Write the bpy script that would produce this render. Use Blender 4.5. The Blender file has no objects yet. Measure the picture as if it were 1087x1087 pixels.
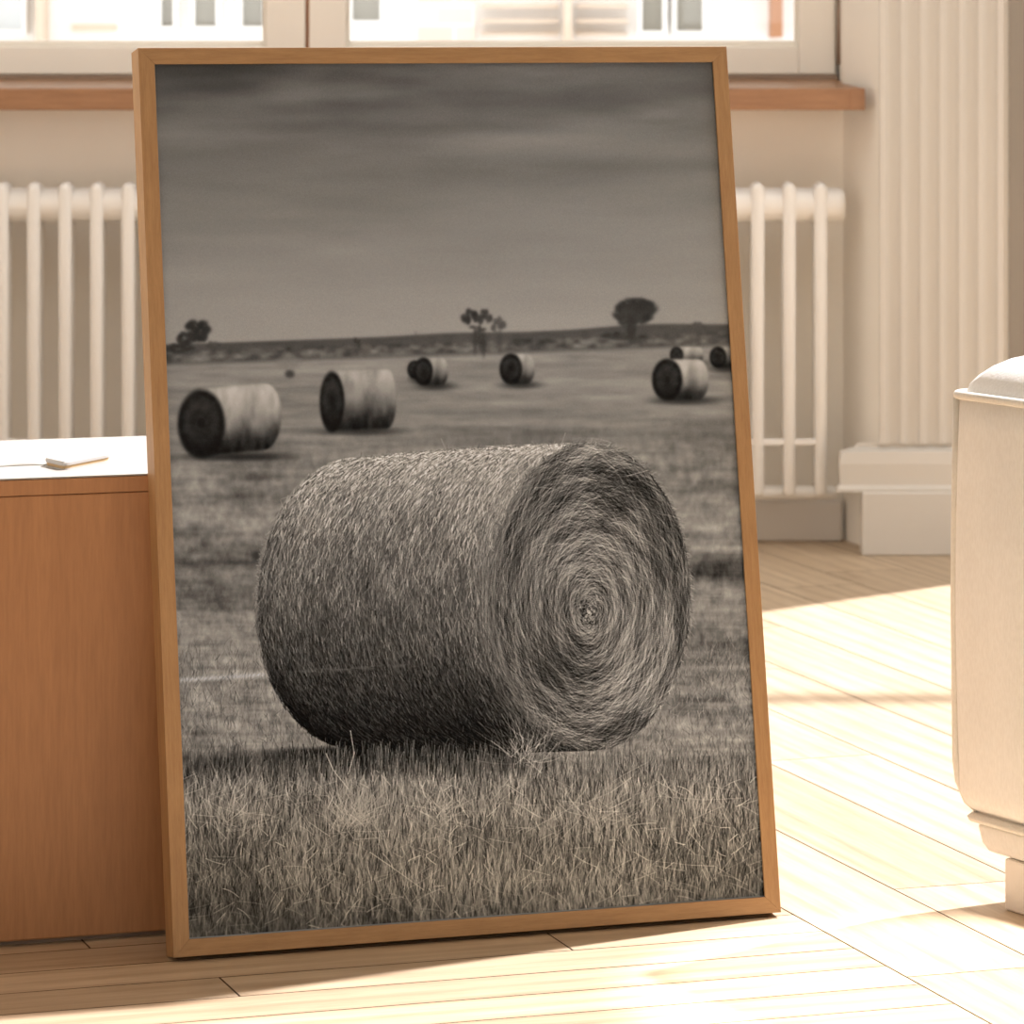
import numpy as np, math
def paint_print():
    """The black-and-white hay field picture, drawn stroke by stroke; returns an (h, w, 3) array in display values."""
    rng = np.random.default_rng(7)
    S = 1.6; X0, Y0 = 155., 58.
    CW, CH = int(672*S), int(952*S)
    yy, xx = np.mgrid[0:CH, 0:CW].astype(np.float32)
    px = xx/S + X0; py = yy/S + Y0
    def sm(a, b, x):
        t = np.clip((x-a)/(b-a), 0, 1); return t*t*(3-2*t)
    def noise(sx, sy, seed, oct=1):
        out = np.zeros((CH, CW), np.float32); amp = 1.; tot = 0
        for o in range(oct):
            r = np.random.default_rng(seed+o*101)
            gx, gy = sx*S/2**o, sy*S/2**o
            g = r.random((int(CH/gy)+3, int(CW/gx)+3)).astype(np.float32)
            fx, fy = np.arange(CW)/gx, np.arange(CH)/gy
            ix, iy = fx.astype(int), fy.astype(int); tx, ty = fx-ix, fy-iy
            tx = (tx*tx*(3-2*tx))[None, :]; ty = (ty*ty*(3-2*ty))[:, None]
            a = g[iy][:, ix]*(1-tx)+g[iy][:, ix+1]*tx; b = g[iy+1][:, ix]*(1-tx)+g[iy+1][:, ix+1]*tx
            out += amp*(a*(1-ty)+b*ty); tot += amp; amp *= .55
        return out/tot
    def blur(im, s):
        s *= S; k = int(s*3)+1; w = np.exp(-.5*(np.arange(-k, k+1)/s)**2); w /= w.sum()
        p = np.pad(im, ((k, k), (0, 0)), 'edge'); o = sum(w[i]*p[i:i+CH] for i in range(2*k+1))
        p = np.pad(o, ((0, 0), (k, k)), 'edge'); return sum(w[i]*p[:, i:i+CW] for i in range(2*k+1))
    def over(L, m, v): return L*(1-m)+v*m
    def ell(cx, cy, rx, ry, soft=.08):
        d = np.sqrt(((px-cx)/rx)**2+((py-cy)/ry)**2); return 1-sm(1-soft, 1+soft, d)
    hz = 366-(px-170)*.033                      # the horizon in the picture
    # --- sky
    d = hz-py
    L = np.interp(d, [0, 40, 110, 190, 225, 245, 270, 300], [.575, .555, .50, .435, .43, .385, .385, .34]).astype(np.float32)
    n1 = noise(210, 26, 11, 4); n2 = noise(70, 14, 23, 3)
    amp = np.interp(d, [0, 60, 200, 300], [.02, .03, .08, .16])
    L += (n1-.5)*amp*1.35+(n2-.5)*amp*.45
    L -= .06*np.exp(-((py-134-(px-400)*.01)/8)**2)*sm(180, 330, px)*(1-sm(520, 640, px)); L += .03*ell(600, 160, 120, 16, .9)-.03*np.exp(-((py-176)/7)**2)*sm(540, 620, px)
    L -= .05*ell(225, 84, 70, 22, .7); L -= .03*ell(700, 92, 120, 24, .8)
    L += .05*ell(318, 96, 32, 14, .7)+.05*ell(380, 94, 30, 10, .8)+.05*ell(560, 150, 90, 12, .9)+.035*ell(700, 121, 20, 5, .8)+.03*ell(250, 104, 60, 6, .9)
    L += .012*(px-470)/300*0
    # --- land
    land = sm(-1.2, 1.2, py-hz)
    b = py-hz
    G = np.interp(b, [0, 2, 8, 14, 19, 24, 60, 110, 200, 300, 420, 520, 640], [.30, .27, .30, .37, .33, .52, .50, .47, .45, .47, .47, .45, .40]).astype(np.float32)
    band = sm(1, 3, b)*(1-sm(17, 21, b)); t1 = noise(9, 5, 41, 2); t2 = noise(22, 7, 43, 2)
    G += band*((t1-.5)*.30+(t2-.5)*.18)
    f1 = noise(120, 7, 51, 4); f2 = noise(24, 4, 53, 3)
    field = sm(20, 26, b)
    G += field*((f1-.5)*.20+(f2-.5)*.10)
    gr = sm(70, 160, b)
    v1 = .5*noise(9, 13, 61, 3)+.5*noise(13.7, 9.1, 62, 3); v2 = .5*noise(3.4, 7, 63, 2)+.5*noise(4.9, 5.3, 64, 2); v3 = noise(60, 22, 65, 3)
    G += gr*((v1-.5)*.26+(v2-.5)*.20+(v3-.5)*.26)
    for (cx, cy, rx, ry, a) in ((760, 608, 60, 14, .16), (215, 592, 40, 12, .13), (760, 470, 50, 10, .08), (235, 640, 30, 16, .10), (225, 528, 60, 7, .08), (400, 470, 60, 6, .05), (620, 462, 90, 6, .06)):
        G -= a*ell(cx, cy, rx, ry, .9)
    G += .05*ell(215, 548, 50, 12, .9)+.05*ell(770, 560, 50, 12, .9)
    L = over(L, land, G)
    rise = np.exp(-((px-690)/70)**2)*4+np.exp(-((px-480)/60)**2)*2
    L = over(L, sm(-1.5-rise, -rise+1.5, b)*(1-sm(6, 9, b)), .27+.05*t1)
    # --- trees on the horizon
    leaf = noise(4.2, 3.4, 201, 2)
    def blob(cx, cy, rx, ry, v, n=26, seed=0, a=.9):
        nonlocal L
        n = int(n*1.6)
        r = np.random.default_rng(seed)
        for i in range(n):
            an = r.random()*6.28; q = math.sqrt(r.random())
            s = .16+.22*r.random()
            L = over(L, a*np.clip(leaf*2.6-.12, 0, 1)*ell(cx+math.cos(an)*q*rx*.8, cy+math.sin(an)*q*ry*.8, rx*s, ry*s, .5), v+.05*r.random())
    blob(211, 351, 14, 12, .15, 22, 1); blob(199, 360, 11, 9, .15, 14, 2); blob(192, 369, 16, 6, .17, 12, 3); blob(228, 366, 8, 5, .24, 6, 14)
    blob(501, 337, 9, 9, .17, 16, 4); blob(516, 337, 8, 9, .2, 14, 5); blob(530, 345, 8, 10, .28, 12, 6); blob(508, 350, 10, 5, .24, 8, 7)
    for tx, ty in ((506, 362), (515, 365), (511, 358)): L = over(L, .75*ell(tx, ty, 2.2, 14, .4), .22)
    L = over(L, .6*ell(532, 363, 3, 12, .4), .27)
    blob(676, 331, 23, 14, .17, 40, 8); blob(668, 338, 13, 10, .2, 14, 9); L = over(L, .85*ell(672, 349, 5, 14, .4), .2); blob(652, 356, 12, 4, .17, 10, 10)
    blob(380, 364, 5, 7, .2, 8, 11); blob(444, 358, 3, 6, .32, 5, 12, .6); blob(741, 347, 7, 5, .27, 8, 13); L = over(L, .6*ell(743, 360, 3, 10, .5), .27)
    L = over(L, .7*ell(308, 384, 13, 9, .4), .47); L = over(L, .85*ell(309, 397, 5, 4, .5), .2)
    # --- far bales, out of focus
    def bale(xl, xr, yt, yb, rx, lean, vt, seed, top=.66):
        nonlocal L
        cy = (yt+yb)/2; ry = (yb-yt)/2; cl = xl+rx
        ln = lambda x: lean*(x-cl)/(xr-cl)
        t = (py-ln(px)-yt)/(yb-yt)
        body = sm(cl-1, cl+.5, px)*(1-sm(xr-2, xr+.5, px+rx*.75*(1-np.sqrt(np.clip(1-(2*t-1)**2, 0, 1)))))*sm(-.03, .03, t)*(1-sm(.97, 1.03, t))
        sh = np.interp(t, [0, .12, .4, .62, .82, 1], [top, top-.02, top-.12, top-.26, .17, .09]).astype(np.float32)
        q = (px-cl)/(xr-cl)
        sh += (noise(5, 14, seed, 2)-.5)*.16+.04*np.cos(q*15+2.*t)*(t < .8)+.05*np.exp(-((q-.93)/.06)**2)*(t < .6)
        L = over(L, ell((xl+xr)/2+4, yb+1, (xr-xl)/2, 4, .8)*.75, .10)
        L = over(L, body, sh)
        e = ell(cl, cy+(1 if lean else 0), rx, ry*1.02, .10)
        r = np.sqrt(((px-cl)/rx)**2+((py-cy)/ry)**2)
        L = over(L, e, .15+.018*np.cos(r*11)*(r < .9)-.06*sm(.7, .95, r)+.10*(noise(5, 5, seed+9, 2)-.5)-.07*(r < .16))
        L = over(L, e*sm(.5, .95, t)*.6, .05)
    bale(434, 453, 383, 402, 8, 0, 0, 71, .3)
    bale(713, 749, 369, 386, 7, 0, 0, 72, .66)
    bale(190, 301, 413, 484, 25, -8, 0, 73, .68)
    bale(341, 423, 394, 457, 13, -2, 0, 74, .62)
    bale(441, 478, 380, 409, 10, 0, 0, 75, .64)
    bale(532, 570, 376, 408, 12, 0, 0, 76, .66)
    bale(694, 755, 382, 425, 16, 0, 0, 77, .68)
    bale(755, 782, 369, 391, 9, 0, 0, 78, .62)
    far = blur(L, 1.1); nearm = sm(160, 330, b)
    L = far*(1-nearm)+blur(L, .5)*nearm
    L = over(L, .8*ell(275, 590, 7, 5, .6), .17)
    # --- pale twine crossing behind the bale
    m = np.exp(-((py-(722-(px-193)*.062))/2.6)**2)*sm(190, 195, px)*(1-sm(276, 290, px))
    tw = m*(.75+.25*np.sin(px*1.3+py))
    warm = np.full((CH, CW), 0, np.float32)
    warm += .9*sm(400, 600, b)+.25*sm(560, 800, px)*(1-sm(0, 420, b))
    L = over(L, tw, .74)
    # --- stroke layers
    def strokes(P, val, alpha, w=.55, batch=4000):
        """P (n, k, 2) points in picture pixels, drawn in order, n grey values"""
        nonlocal L
        n, k, _ = P.shape
        for s in range(0, n, batch):
            Q = P[s:s+batch]; v = np.repeat(val[s:s+batch], k); a = np.repeat(alpha[s:s+batch], k)
            X = ((Q[..., 0]-X0)*S).ravel(); Y = ((Q[..., 1]-Y0)*S).ravel()
            ok = (X > 1) & (Y > 1) & (X < CW-2) & (Y < CH-2); X, Y, v, a = X[ok], Y[ok], v[ok], a[ok]
            ix = X.astype(int); iy = Y.astype(int); fx = X-ix; fy = Y-iy
            A = np.zeros(CH*CW); V = np.zeros(CH*CW)
            for dx, dy, wt in ((0, 0, (1-fx)*(1-fy)), (1, 0, fx*(1-fy)), (0, 1, (1-fx)*fy), (1, 1, fx*fy)):
                q = (iy+dy)*CW+ix+dx
                A += np.bincount(q, wt*a*w, CH*CW); V += np.bincount(q, wt*a*w*v, CH*CW)
            c = np.minimum(A, 1.).reshape(CH, CW); vv = (V/np.maximum(A, 1e-6)).reshape(CH, CW)
            L = (L*(1-c)+vv*c).astype(np.float32)
    def line(x, y, ang, ln, bend, k):
        t = np.linspace(0, 1, k)[None, :]
        a = ang[:, None]+bend[:, None]*(t-.3)
        dx = np.cumsum(np.cos(a)*ln[:, None]/k, 1); dy = np.cumsum(np.sin(a)*ln[:, None]/k, 1)
        return np.stack([x[:, None]+dx, y[:, None]+dy], -1)
    def samp(M, x, y):
        return M[np.clip(((y-Y0)*S).astype(int), 0, CH-1), np.clip(((x-X0)*S).astype(int), 0, CW-1)]
    U = lambda n, a, c: rng.uniform(a, c, n)
    tone = noise(40, 22, 91, 3); shade = np.zeros((CH, CW), np.float32)
    shade += .22*ell(440, 806, 130, 14, .7)+.13*ell(205, 815, 110, 12, .8)+.10*ell(790, 940, 70, 50, .9)+.12*ell(380, 985, 140, 20, .9)+.07*ell(640, 905, 120, 22, .9)+.09*ell(240, 930, 50, 40, .9)+.10*ell(230, 985, 60, 25, .9)+.05*ell(720, 818, 110, 16, .9)
    def stubble(n, ya, yb, l0, l1, lo, hi, spread, alpha, seed):
        x = U(n, 175, 825); y = np.sort(U(n, ya, yb)); ln = U(n, l0, l1)
        ang = -math.pi/2+rng.normal(0, spread, n)
        v = U(n, lo, hi)+.30*(samp(tone, x, y)-.5)-samp(shade, x, y)*1.3
        strokes(line(x, y, ang, ln, rng.normal(0, .35, n), 26), np.clip(v, .07, .75), U(n, .35, 1)*alpha, .62, max(900, n//14))
    # soft mid-distance grass
    x = U(9000, 175, 825); y = np.sort(U(9000, 520, 740)); sc = (y-430)/310
    strokes(line(x, y, -math.pi/2+rng.normal(0, .35, 9000), 14*sc, rng.normal(0, .5, 9000), 16), np.clip(U(9000, .22, .66)+.3*(samp(v3, x, y)-.5), .1, .75), .30*sc, .5, 1500)
    x = U(9000, 175, 825); y = np.sort(U(9000, 690, 830))
    strokes(line(x, y, -math.pi/2+rng.normal(0, .35, 9000), U(9000, 8, 20), rng.normal(0, .5, 9000), 22), np.clip(U(9000, .2, .66), .1, .75), U(9000, .3, .8), .5, 1500)
    # --- the big bale
    lc, lr = np.array([384., 641.]), (109., 155.); rc, rr = np.array([628., 634.]), (107., 163.)
    def surf(s, th):                              # s along the roll, th around it (0 = right, pi/2 = down)
        cx = lc[0]+(rc[0]-lc[0])*s; cy = lc[1]+(rc[1]-lc[1])*s
        bul = 1+.018*np.sin(np.pi*np.clip(s, 0, 1))
        rx = lr[0]+(rr[0]-lr[0])*s; ry = (lr[1]+(rr[1]-lr[1])*s)*bul
        return cx+rx*np.cos(th), cy+ry*np.sin(th)
    hull = np.zeros((CH, CW), np.float32)
    for s in np.linspace(0, 1, 60):
        x, y = surf(s, np.linspace(0, 6.2832, 8))
        hull = np.maximum(hull, ell(lc[0]+(rc[0]-lc[0])*s, lc[1]+(rc[1]-lc[1])*s, lr[0]+(rr[0]-lr[0])*s, (lr[1]+(rr[1]-lr[1])*s)*(1+.018*math.sin(math.pi*s)), .008))
    hull *= 1-sm(799, 805, py+4*(v2-.5))
    def barrel_shade(s, y):
        t = np.clip((y-478)/322, 0, 1)
        v = np.interp(t, [0, .06, .2, .36, .5, .65, .8, .92, 1], [.66, .64, .56, .46, .39, .31, .20, .10, .05])
        v = v+.07*np.exp(-((s-.93)/.10)**2)*np.interp(t, [0, .7, 1], [.3, 1, .2])-.07*np.exp(-((s-0)/.10)**2)*(t > .2)
        return v
    L = over(L, hull, np.clip(np.interp(py, [475, 560, 640, 720, 790], [.45, .32, .25, .15, .06]), 0, 1).astype(np.float32))
    bn = noise(26, 26, 95, 3)
    for ps, (N, lo, hi, lnr, al, sp) in enumerate(((16000, -.26, .02, .08, .85, .14), (17000, -.15, .22, .10, .8, .2), (8000, -.22, .32, .08, .85, .45), (5000, -.32, -.1, .05, .85, .3), (5000, .1, .34, .08, .8, .5))):
        s = U(N, -.01, 1.0); th = U(N, math.pi*.45, math.pi*1.58)
        t = np.linspace(-1, 1, 26)[None, :]
        dl = U(N, .3, 1.)*lnr*.72; ds = rng.normal(0, sp, N)*.22
        X, Y = surf(s[:, None]+ds[:, None]*t*dl[:, None]*2, th[:, None]+t*dl[:, None])
        X += rng.normal(0, .8, (N, 1)); xm, ym = X[:, 13], Y[:, 13]
        base = barrel_shade(s, ym)
        v = base+U(N, lo, hi)*(.30+1.15*base)+.22*(samp(bn, xm, ym)-.5)*(base > .2)
        strokes(np.stack([X, Y], -1), np.clip(v, .03, .78), U(N, .3, 1)*al, .55, 1500)
    for q in np.linspace(.02, .98, 46):           # rows of knotted straw along the windings
        N = 90; th = U(N, math.pi*.62, math.pi*1.5); X, Y = surf(np.full((N, 1), q)+rng.normal(0, .003, (N, 1)), th[:, None]+np.linspace(0, .028, 8)[None, :])
        bs = barrel_shade(np.full(N, q), Y[:, 3]); strokes(np.stack([X, Y], -1), np.clip(bs-.20, .04, .5), U(N, .3, .95), .8)
    # --- its coiled end
    fc = np.array([627., 652.])
    def face(r, th):
        w = r**1.25
        cx = fc[0]+(rc[0]-fc[0])*w; cy = fc[1]+(rc[1]-fc[1])*w
        return cx+rr[0]*r*np.cos(th), cy+rr[1]*r*np.sin(th)
    rr_ = np.sqrt(((px-628)/107)**2+((py-644)/160)**2); th_ = np.arctan2((py-650)/160, (px-628)/107)
    cl2 = .5+.5*np.clip((noise(9, 9, 131, 2)-.5)*1.3+.30*np.sin(rr_*34+th_*1.0+5*(noise(40, 40, 133, 2)-.5))*noise(30, 30, 135, 2)*1.4, -.8, .8)
    fm = ell(rc[0], rc[1], rr[0], rr[1], .012)*(1-sm(795, 801, py+10*(v2-.5)))
    L = over(L, fm, .26+.12*(bn-.5))
    dk = np.zeros((CH, CW), np.float32)
    for (cx, cy, rx, ry, a) in ((668, 515, 36, 18, .17), (705, 565, 20, 46, .15), (650, 540, 30, 12, .08), (725, 640, 8, 60, .13), (585, 525, 30, 14, .08), (595, 715, 26, 22, .14), (670, 770, 34, 10, .15), (610, 690, 20, 9, .08), (560, 770, 20, 26, .10), (628, 648, 12, 8, .14), (540, 600, 10, 60, .04)):
        dk += a*ell(cx, cy, rx, ry, .9)
    for (cx, cy, rx, ry, a) in ((610, 600, 46, 34, .05), (620, 750, 60, 22, .07), (680, 720, 30, 50, .06), (625, 478, 40, 6, .10), (640, 675, 34, 16, .05)):
        dk -= a*ell(cx, cy, rx, ry, .9)
    wob = noise(26, 26, 141, 2)
    for (N, lo, hi, l, sp, al) in ((8000, .08, .36, 26, .14, .85), (8500, .26, .64, 34, .20, .8), (5200, .04, .26, 24, .2, .85), (5200, .40, .80, 34, .30, .85), (1500, .03, .18, 22, .2, .8), (1500, .55, .84, 44, .4, .8)):
        r = np.sqrt(U(N, 0, 1.0)); r = np.where(rng.random(N) < .12, r**2, r); th = U(N, 0, 6.2832); t = np.linspace(-1, 1, 30)[None, :]
        half = U(N, .3, 1)*l/(2*110*np.maximum(r, .10)); half = np.minimum(half, 1.1)
        tilt = rng.normal(.3, 1.1, N)*sp*half*np.maximum(r, .12)
        R = np.clip(r[:, None]+tilt[:, None]*t-.10*half[:, None]**2*t*t*rng.choice([0, 1], (N, 1)), .01, 1.025)
        X, Y = face(R, th[:, None]+half[:, None]*t); jg = (samp(wob, X[:, 15], Y[:, 15])-.5)[:, None]; X = X+jg*4*t*half[:, None]*2; Y = Y+jg*7*t*half[:, None]*2
        X += rng.normal(0, .5, (N, 1)); Y += rng.normal(0, .5, (N, 1))
        xm, ym = X[:, 15], Y[:, 15]; ok = ym < 797
        v = U(N, lo, hi)-samp(dk, xm, ym)*1.25-.05*np.cos(th-2.4)+.50*(samp(cl2, xm, ym)-.5)
        strokes(np.stack([X, Y], -1)[ok], np.clip(v, .05, .78)[ok], (U(N, .3, 1)*al)[ok], .52, 1100)
    N = 1500; th = U(N, math.pi*.56, math.pi*1.32); r = .94+.20*rng.random(N)**1.3; t = np.linspace(-1, 1, 30)[None, :]
    X, Y = face(r[:, None]+rng.normal(0, .012, N)[:, None]*t, th[:, None]+U(N, .04, .16)[:, None]*t); ym = Y[:, 15]
    strokes(np.stack([X, Y], -1), np.clip(np.interp(ym, [480, 560, 680, 760, 800], [.56, .52, .46, .40, .3])+U(N, -.26, .14), .06, .78), U(N, .15, .7), .5, 500)
    # loose straws round the rim
    N = 420; th = U(N, -2.9, .9); X, Y = face(np.ones(N)*.995, th)
    strokes(line(X, Y, th+rng.normal(.9, .5, N), U(N, 3, 12), rng.normal(0, .8, N), 16), U(N, .3, .7), U(N, .3, .9), .6)
    N = 500; s = U(N, 0, 1); th = rng.choice([1, 0], N)*U(N, 1.0, 1.15)*math.pi+0; th = np.where(th == 0, U(N, 1.25, 1.52)*math.pi, th); X, Y = surf(np.where(th < 1.2*math.pi, 0, s), th)
    strokes(line(X, Y, th+rng.normal(.3, .7, N), U(N, 2, 7), rng.normal(0, .8, N), 14), U(N, .3, .62), U(N, .3, .8), .6)
    for (a, c, e, f) in ((475, 478, 470, 466), (598, 472, 602, 460), (345, 500, 358, 503), (296, 562, 304, 592), (280, 636, 256, 668), (318, 524, 300, 530), (690, 500, 668, 506)):
        tt = np.linspace(0, 1, 60)[None, :]; strokes(np.stack([a+(e-a)*tt, c+(f-c)*tt], -1), np.array([.55]), np.array([.9]), .7)
    L = over(L, .5*np.exp(-((py-(716-(px-280)*.06))/2.2)**2)*sm(300, 330, px)*(1-sm(440, 490, px))*(.3+.7*(noise(9, 3, 97) > .5)), .36)
    # --- stubble in front
    fg = sm(797, 806, py-3*sm(545, 600, px)+10*(v2-.5))*(1-.8*sm(570, 620, px)*(1-sm(812, 835, py)))
    L = over(L, fg, np.clip(.36+.34*(noise(5, 12, 99, 2)-.5)-shade*.9, .05, 1).astype(np.float32))
    under = ell(425, 801, 128, 9, .35); L = over(L, under*.92, .06)
    stubble(4200, 812, 1010, 12, 32, .05, .28, .10, .9, 0)
    stubble(8000, 815, 1020, 12, 36, .28, .62, .11, .9, 0)
    stubble(4200, 818, 1024, 8, 22, .05, .28, .16, .85, 0)
    stubble(6500, 815, 1024, 9, 30, .42, .74, .20, .85, 0)
    stubble(1500, 818, 1024, 8, 18, .04, .16, .15, .9, 0)
    stubble(2400, 818, 1024, 12, 34, .55, .80, .24, .8, 0)
    N = 900; x = U(N, 175, 825); y = U(N, 830, 1000); a0 = rng.choice([-.5, -2.6, -1.1, -2.1], N)+rng.normal(0, .35, N)
    strokes(line(x, y, a0, U(N, 10, 48), rng.normal(0, .28, N), 60), U(N, .46, .74), U(N, .2, .8), .55, 300)
    N = 900; x = U(N, 300, 560); y = np.sort(U(N, 803, 830))
    strokes(line(x, y, -math.pi/2+rng.normal(0, .10, N), U(N, 10, 22), rng.normal(0, .2, N), 30), U(N, .06, .46), U(N, .5, 1), .9, 300)
    N = 520; cx = rng.choice([378, 560, 250, 470, 640], N, p=[.35, .25, .12, .18, .10]); x = cx+rng.normal(0, 12, N); y = np.where(cx == 560, 806, 872)+rng.normal(0, 7, N)
    strokes(line(x, y, -math.pi/2+rng.normal(0, .75, N), U(N, 18, 52), rng.normal(0, .5, N), 70), U(N, .46, .72), U(N, .2, .7), .6, 200)
    for pts in (((675, 905), (690, 914), (735, 919), (760, 920), (795, 940)), ((560, 884), (600, 862), (650, 842), (672, 826)), ((640, 868), (700, 846), (750, 850), (790, 848)), ((330, 873), (352, 888), (350, 858), (356, 846)), ((395, 905), (420, 922), (452, 945)), ((348, 800), (356, 818), (372, 838)), ((374, 776), (378, 800), (372, 822))):
        p = np.array(pts, float); q = np.linspace(0, len(p)-1, 130)
        strokes(np.stack([np.interp(q, range(len(p)), p[:, 0]), np.interp(q, range(len(p)), p[:, 1])], -1)[None], np.array([.66]), np.array([.9]), .8)
    soft = sm(930, 1000, py+(px-500)*.05)[..., ]
    L = L*(1-soft)+blur(L, .8)*soft
    # crisper straw on the near ground and the near bale
    near = np.maximum(sm(230, 400, b), hull)
    d1 = L-blur(L, .9); d2 = L-blur(L, 7.)
    L = L+near*(.75*d1+.28*d2)+.045*sm(800, 830, py)
    L += rng.normal(0, .012, L.shape)
    L = np.clip(L*1.08, .02, .92)
    # --- warm black-and-white toning
    w = warm[..., None]; l = L[..., None]
    rgb = l*(np.array([1.0, .945, .875])*(1-w)+np.array([1.02, .93, .80])*w)
    rgb = rgb*(1-.8*tw[..., None]*.5)+np.array([.62, .63, .66])*.8*tw[..., None]*.5
    # --- lay it on the sheet: picture corners -> rectangle
    src = np.array([(163.5, 67), (757, 66.4), (811.9, 952.6), (202.4, 996.7)]); dst = np.array([(0, 0), (1, 0), (1, 1), (0, 1)], float)
    A = []
    for (u, v), (x, y) in zip(dst, src):
        A.append([u, v, 1, 0, 0, 0, -x*u, -x*v]); A.append([0, 0, 0, u, v, 1, -y*u, -y*v])
    Hm = np.linalg.solve(np.array(A), src.ravel()); Hm = np.append(Hm, 1).reshape(3, 3)
    TW, TH = 1000, 1436
    v, u = np.mgrid[0:TH, 0:TW]; u = (u+.5)/TW; v = (v+.5)/TH
    den = Hm[2, 0]*u+Hm[2, 1]*v+1
    X = ((Hm[0, 0]*u+Hm[0, 1]*v+Hm[0, 2])/den-X0)*S; Y = ((Hm[1, 0]*u+Hm[1, 1]*v+Hm[1, 2])/den-Y0)*S
    X = np.clip(X, 0, CW-2); Y = np.clip(Y, 0, CH-2); ix = X.astype(int); iy = Y.astype(int); fx = (X-ix)[..., None]; fy = (Y-iy)[..., None]
    return (rgb[iy, ix]*(1-fx)+rgb[iy, ix+1]*fx)*(1-fy)+(rgb[iy+1, ix]*(1-fx)+rgb[iy+1, ix+1]*fx)*fy
import bpy, bmesh
from mathutils import Vector, Matrix

# ---------------------------------------------------------------- measures taken from the picture
F, CY, HC = 4300., 18., 1.026            # focal length and horizon (of a 1087 px frame), eye height
R = math.radians
COL = bpy.context.scene.collection
def X_(px, Z): return (px-543.5)/F*Z
def H_(py, Z): return HC-(py-CY)*Z/F
def floorpt(px, py, h=0.):
    Z = (HC-h)*F/(py-CY); return Vector((X_(px, Z), Z, h))

# ---------------------------------------------------------------- materials
def lin(c): return tuple(((v/255+.055)/1.055)**2.4 if v > 10 else v/255/12.92 for v in c)+(1,)
class N:
    def __init__(s, name):
        s.m = bpy.data.materials.new(name); s.m.use_nodes = True; s.t = s.m.node_tree; s.p = s.t.nodes['Principled BSDF']; s.out = s.t.nodes['Material Output']
    def n(s, kind, **kw):
        x = s.t.nodes.new(kind)
        for k, v in kw.items():
            if k in x.inputs: x.inputs[k].default_value = v
            else: setattr(x, k, v)
        return x
    def l(s, a, b): s.t.links.new(a, b)
    def set(s, **kw):
        for k, v in kw.items(): s.p.inputs[k.replace('_', ' ')].default_value = v
        return s
    def coord(s, kind='Object', scale=(1, 1, 1)):
        tc = s.n('ShaderNodeTexCoord'); mp = s.n('ShaderNodeMapping'); mp.inputs['Scale'].default_value = scale
        s.l(tc.outputs[kind], mp.inputs['Vector']); return mp.outputs['Vector']
    def noise(s, vec, scale, detail=3, rough=.55):
        x = s.n('ShaderNodeTexNoise'); x.inputs['Scale'].default_value = scale; x.inputs['Detail'].default_value = detail; x.inputs['Roughness'].default_value = rough
        s.l(vec, x.inputs['Vector']); return x.outputs['Fac']
    def ramp(s, fac, stops):
        x = s.n('ShaderNodeValToRGB'); e = x.color_ramp.elements
        while len(e) < len(stops): e.new(.5)
        for el, (p, c) in zip(e, stops): el.position = p; el.color = c
        s.l(fac, x.inputs['Fac']); return x.outputs['Color']
    def mix(s, fac, a, b, mode='MIX'):
        x = s.n('ShaderNodeMix', data_type='RGBA', blend_type=mode)
        for sock, v in ((x.inputs['Factor'], fac), (x.inputs[6], a), (x.inputs[7], b)):
            if hasattr(v, 'links'): s.l(v, sock)
            else: sock.default_value = v
        return x.outputs[2]
    def base(s, c): s.l(c, s.p.inputs['Base Color'])
    def bump(s, h, strength, dist=.002):
        b = s.n('ShaderNodeBump'); b.inputs['Strength'].default_value = strength; b.inputs['Distance'].default_value = dist
        s.l(h, b.inputs['Height']); s.l(b.outputs['Normal'], s.p.inputs['Normal'])

def mat_paint(name, c, rough=.6, var=.06, bump=.15, scale=60):
    k = N(name); k.set(Roughness=rough); v = k.coord()
    f = k.noise(v, 3.5, 4); d = tuple(x*(1-var) for x in c[:3])+(1,)
    k.base(k.ramp(f, [(.3, d), (.7, c)])); k.bump(k.noise(v, scale, 3), bump, .001); return k.m
def mat_wood(name, dark, light, stretch, rough=.5, scale=9., bump=.12, contrast=(.3, .7)):
    k = N(name); k.set(Roughness=rough); v = k.coord('Object', stretch)
    a = k.noise(v, scale, 6, .6); b = k.noise(v, scale*5, 4, .6)
    c1 = k.ramp(a, [(contrast[0], dark), (contrast[1], light)])
    c2 = k.ramp(b, [(.35, (.82, .80, .78, 1)), (.6, (1, 1, 1, 1))])
    k.base(k.mix(.6, c1, c2, 'MULTIPLY')); k.bump(b, bump, .0006); return k.m
def mat_fabric(name, c, scale=420):
    k = N(name); k.set(Roughness=.9); k.p.inputs['Sheen Weight'].default_value = .25
    v = k.coord(); f = k.noise(v, 7, 4); d = tuple(x*.9 for x in c[:3])+(1,)
    w = k.coord('Object', (1, 1, .35)); g = k.noise(w, scale, 2)
    k.base(k.mix(.25, k.ramp(f, [(.3, d), (.7, c)]), k.ramp(g, [(.35, (.75, .73, .7, 1)), (.65, (1, 1, 1, 1))]), 'MULTIPLY'))
    k.bump(g, .35, .0012); return k.m
def mat_glass(name, ior=1.45, rough=.02):
    k = N(name); t = k.t; t.nodes.remove(k.p)
    fr = k.n('ShaderNodeFresnel'); fr.inputs['IOR'].default_value = ior
    tr = k.n('ShaderNodeBsdfTransparent'); gl = k.n('ShaderNodeBsdfGlossy'); gl.inputs['Roughness'].default_value = rough
    mx = k.n('ShaderNodeMixShader'); k.l(fr.outputs[0], mx.inputs[0]); k.l(tr.outputs[0], mx.inputs[1]); k.l(gl.outputs[0], mx.inputs[2]); k.l(mx.outputs[0], k.out.inputs['Surface'])
    return k.m

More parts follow.
